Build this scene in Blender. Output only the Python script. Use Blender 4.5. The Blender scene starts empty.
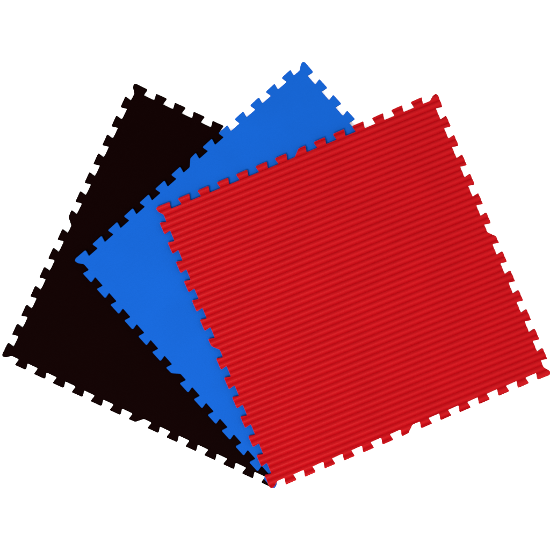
import bpy, bmesh, math, random
from mathutils import Vector, Matrix

scene = bpy.context.scene
K = 1 / 300.0            # metres per photo pixel on the level of the mats
H = 5.0                  # camera height
T = 0.016                # mat thickness
P = 21.0                 # tooth pitch
B = 292.5                # side of the square body without teeth
D = 6.7                  # tooth length

# ------------------------------------------------------------------ outline
def edge_points(rnd):
    """one side, running from its first corner (0,0) to (B,0); (s, h outward, fillet)"""
    j = lambda a: rnd.uniform(-a, a)
    pts = [(10.5, D + .2, 1.5), (9.0, 0, 1.2)]
    for k in range(1, 14):
        c = 4.5 + P * k + j(.12)
        d = D + j(.12)
        if k == 7:                                   # the centre tooth has one slanting flank
            pts += [(c - 8.0, 0, 1.2), (c - 1.6, d - .3, 1.2)]
        else:
            pts += [(c - 4.6, 0, 1.1), (c - 6.2 + j(.15), d, 1.5)]
        pts += [(c + 6.3 + j(.15), d + .2, 1.4), (c + 4.7, 0, 1.1)]
    pts += [(B - 2.6, 0, 1.4), (B + 2.1, 3.9, .7), (B + 5.7, 4.7, .8), (B + D + .4, 2.4, .9)]
    return pts

def outline(seed):
    rnd = random.Random(seed)
    raw = []
    h = B / 2
    for e in range(4):                               # clockwise: top, right, bottom, left
        a = -e * math.pi / 2
        ca, sa = math.cos(a), math.sin(a)
        for s, y, r in edge_points(rnd):
            x, y = s - h, y + h
            raw.append((Vector((x * ca - y * sa, x * sa + y * ca)), r))
    out = []
    n = len(raw)
    for i in range(n):
        p0, p, p1 = raw[i - 1][0], raw[i][0], raw[(i + 1) % n][0]
        r = raw[i][1]
        a = (p0 - p); b = (p1 - p)
        r = min(r, a.length * .42, b.length * .42)
        a = p + a.normalized() * r; b = p + b.normalized() * r
        for t in (0, .25, .5, .75, 1):
            out.append(a * (1 - t) ** 2 + p * 2 * t * (1 - t) + b * t * t)
    return [v * K for v in out]

# ------------------------------------------------------------------ mat mesh
def mat_mesh(name, seed, amp, pitch, phase, cuts=4, skew=0):
    bm = bmesh.new()
    pts = outline(seed)
    be = 0.0008                                      # small soft edge round the top face
    low = [bm.verts.new((p.x, p.y, 0)) for p in pts]
    mid = [bm.verts.new((p.x, p.y, T - be)) for p in pts]
    n = len(pts)
    ins = []
    for i in range(n):
        d = (pts[(i + 1) % n] - pts[i - 1]).normalized()
        ins.append(pts[i] + Vector((d.y, -d.x)) * be * .7)
    top = [bm.verts.new((p.x, p.y, T)) for p in ins]
    for i in range(n):
        k = (i + 1) % n
        bm.faces.new((low[k], low[i], mid[i], mid[k]))
        bm.faces.new((mid[k], mid[i], top[i], top[k]))
    bm.faces.new(list(reversed(top))); bm.faces.new(low)
    bmesh.ops.recalc_face_normals(bm, faces=bm.faces)
    bmesh.ops.triangulate(bm, faces=[f for f in bm.faces if len(f.verts) > 4])
    # cut the sheet along the ribs, then press the grooves in
    ymax = (B / 2 + D + 3) * K
    sk = math.tan(math.radians(skew))           # the ribs run very slightly askew
    step = pitch / cuts
    y0 = B / 2 * K - phase
    k = math.ceil((-ymax - y0) / step)
    while y0 + k * step < ymax:
        bmesh.ops.bisect_plane(bm, geom=bm.verts[:] + bm.edges[:] + bm.faces[:], dist=1e-6,
                               plane_co=(0, y0 + k * step, 0), plane_no=(sk, 1, 0))
        k += 1
    for v in bm.verts:
        if v.co.z > T - be * 1.5:
            u = (v.co.y + sk * v.co.x - y0) / pitch
            v.co.z -= amp * (1 - abs(math.sin(math.pi * u)) ** 1.1)
    me = bpy.data.meshes.new(name)
    bm.to_mesh(me); bm.free()
    me.shade_smooth()
    me.set_sharp_from_angle(angle=math.radians(40))
    return me

# ------------------------------------------------------------------ materials
def foam(name, col, spec, rough, bump, mottled=.05):
    m = bpy.data.materials.new(name); m.use_nodes = True
    nt = m.node_tree; N = nt.nodes; L = nt.links
    b = N['Principled BSDF']
    tc = N.new('ShaderNodeTexCoord')
    n1 = N.new('ShaderNodeTexNoise'); n1.inputs['Scale'].default_value = 7
    n1.inputs['Detail'].default_value = 5
    L.new(tc.outputs['Object'], n1.inputs['Vector'])
    n2 = N.new('ShaderNodeTexNoise'); n2.inputs['Scale'].default_value = 190
    n2.inputs['Detail'].default_value = 3
    L.new(tc.outputs['Object'], n2.inputs['Vector'])
    mix = N.new('ShaderNodeMath'); mix.operation = 'MULTIPLY_ADD'
    L.new(n2.outputs['Fac'], mix.inputs[0]); mix.inputs[1].default_value = .6
    L.new(n1.outputs['Fac'], mix.inputs[2])
    ramp = N.new('ShaderNodeMapRange')
    ramp.inputs['From Min'].default_value = .5; ramp.inputs['From Max'].default_value = 1.1
    ramp.inputs['To Min'].default_value = 1 - mottled; ramp.inputs['To Max'].default_value = 1 + mottled
    L.new(mix.outputs[0], ramp.inputs['Value'])
    vm = N.new('ShaderNodeVectorMath'); vm.operation = 'SCALE'
    vm.inputs[0].default_value = col
    L.new(ramp.outputs[0], vm.inputs['Scale'])
    L.new(vm.outputs[0], b.inputs['Base Color'])
    b.inputs['Roughness'].default_value = rough
    b.inputs['Specular IOR Level'].default_value = spec
    bp = N.new('ShaderNodeBump'); bp.inputs['Strength'].default_value = bump
    bp.inputs['Distance'].default_value = .0012
    n3 = N.new('ShaderNodeTexNoise'); n3.inputs['Scale'].default_value = 260
    n3.inputs['Detail'].default_value = 2
    L.new(tc.outputs['Object'], n3.inputs['Vector'])
    L.new(n3.outputs['Fac'], bp.inputs['Height'])
    L.new(bp.outputs[0], b.inputs['Normal'])
    return m

red = foam('red_foam', (.132, .0003, .0014), .03, .45, .5, .05)
blue = foam('blue_foam', (.0014, .0275, .141), .006, .6, .5, .04)
black = foam('black_foam', (.0012, .0001, .0001), .0022, .6, .5, .05)

def place(name, mesh, mat, cx, cy, ang, z, label):
    mesh.materials.append(mat)
    o = bpy.data.objects.new(name, mesh)
    scene.collection.objects.link(o)
    f = K * (H - z - T) / (H - 2 * T)                # same apparent place from the camera height
    o.location = ((cx - 275) * f, (275 - cy) * f, z)
    o.rotation_euler = (0, 0, math.radians(ang))
    o.scale = (f / K * 1.0, f / K * 1.0, 1)
    o['label'] = label; o['category'] = 'floor mat'
    o['group'] = 'interlocking foam floor mats fanned out in a stack'
    return o

RP = 6.08 * K
place('foam_mat', mat_mesh('black_mat', 3, .00035, RP, .5 * RP), black, 204.3, 286.0, 64.5, 0,
      'black foam puzzle mat with jigsaw edges, at the bottom of the fanned stack')
place('foam_mat', mat_mesh('blue_mat', 5, .00035, RP, .5 * RP), blue, 288.5, 275.1, 41.4, T + .0001,
      'bright blue foam puzzle mat with jigsaw edges, between the black and the red mat')
place('foam_mat', mat_mesh('red_mat', 8, .0056, 6.055 * K, 6.3 * K, 10, .95), red, 353.7, 291.0, 22.6, 2 * T + .0002,
      'red ribbed foam puzzle mat with jigsaw edges, lying on top of the blue mat')

# ------------------------------------------------------------------ white surface
bm = bmesh.new()
bmesh.ops.create_grid(bm, x_segments=8, y_segments=8, size=20)
me = bpy.data.meshes.new('floor'); bm.to_mesh(me); bm.free()
fl = bpy.data.objects.new('floor', me); scene.collection.objects.link(fl)
fl.location.z = -.0005
fl['kind'] = 'structure'
m = bpy.data.materials.new('white_surface'); m.use_nodes = True
N = m.node_tree.nodes; b = N['Principled BSDF']
b.inputs['Roughness'].default_value = .8
b.inputs['Specular IOR Level'].default_value = .1
nz = N.new('ShaderNodeTexNoise'); nz.inputs['Scale'].default_value = 3
mr = N.new('ShaderNodeMapRange'); mr.inputs['To Min'].default_value = .88; mr.inputs['To Max'].default_value = .92
m.node_tree.links.new(nz.outputs['Fac'], mr.inputs['Value'])
m.node_tree.links.new(mr.outputs[0], b.inputs['Base Color'])
me.materials.append(m)

# ------------------------------------------------------------------ light
w = bpy.data.worlds.new('World'); scene.world = w; w.use_nodes = True
bg = w.node_tree.nodes['Background']
bg.inputs[0].default_value = (1, 1, 1, 1); bg.inputs[1].default_value = 2.7
ld = bpy.data.lights.new('softbox', 'AREA'); ld.shape = 'SQUARE'; ld.size = 2.0
ld.energy = 900; ld.color = (1, .985, .96)
lo = bpy.data.objects.new('softbox', ld); scene.collection.objects.link(lo)
lo.location = (-1.5, -2.1, 5.2)
lo.rotation_euler = (Vector((0.1, -.1, 0)) - lo.location).to_track_quat('-Z', 'Y').to_euler()

# ------------------------------------------------------------------ camera
cd = bpy.data.cameras.new('camera'); co = bpy.data.objects.new('camera', cd)
scene.collection.objects.link(co)
co.location = (0, 0, H)
cd.sensor_width = 36
cd.lens = 36 * (H - 2 * T) / (550 * K)
cd.clip_end = 200
scene.camera = co
vs = scene.view_settings
vs.view_transform = 'Standard'; vs.look = 'None'; vs.exposure = 0; vs.gamma = 1
scene.render.resolution_x = 1024; scene.render.resolution_y = 1024
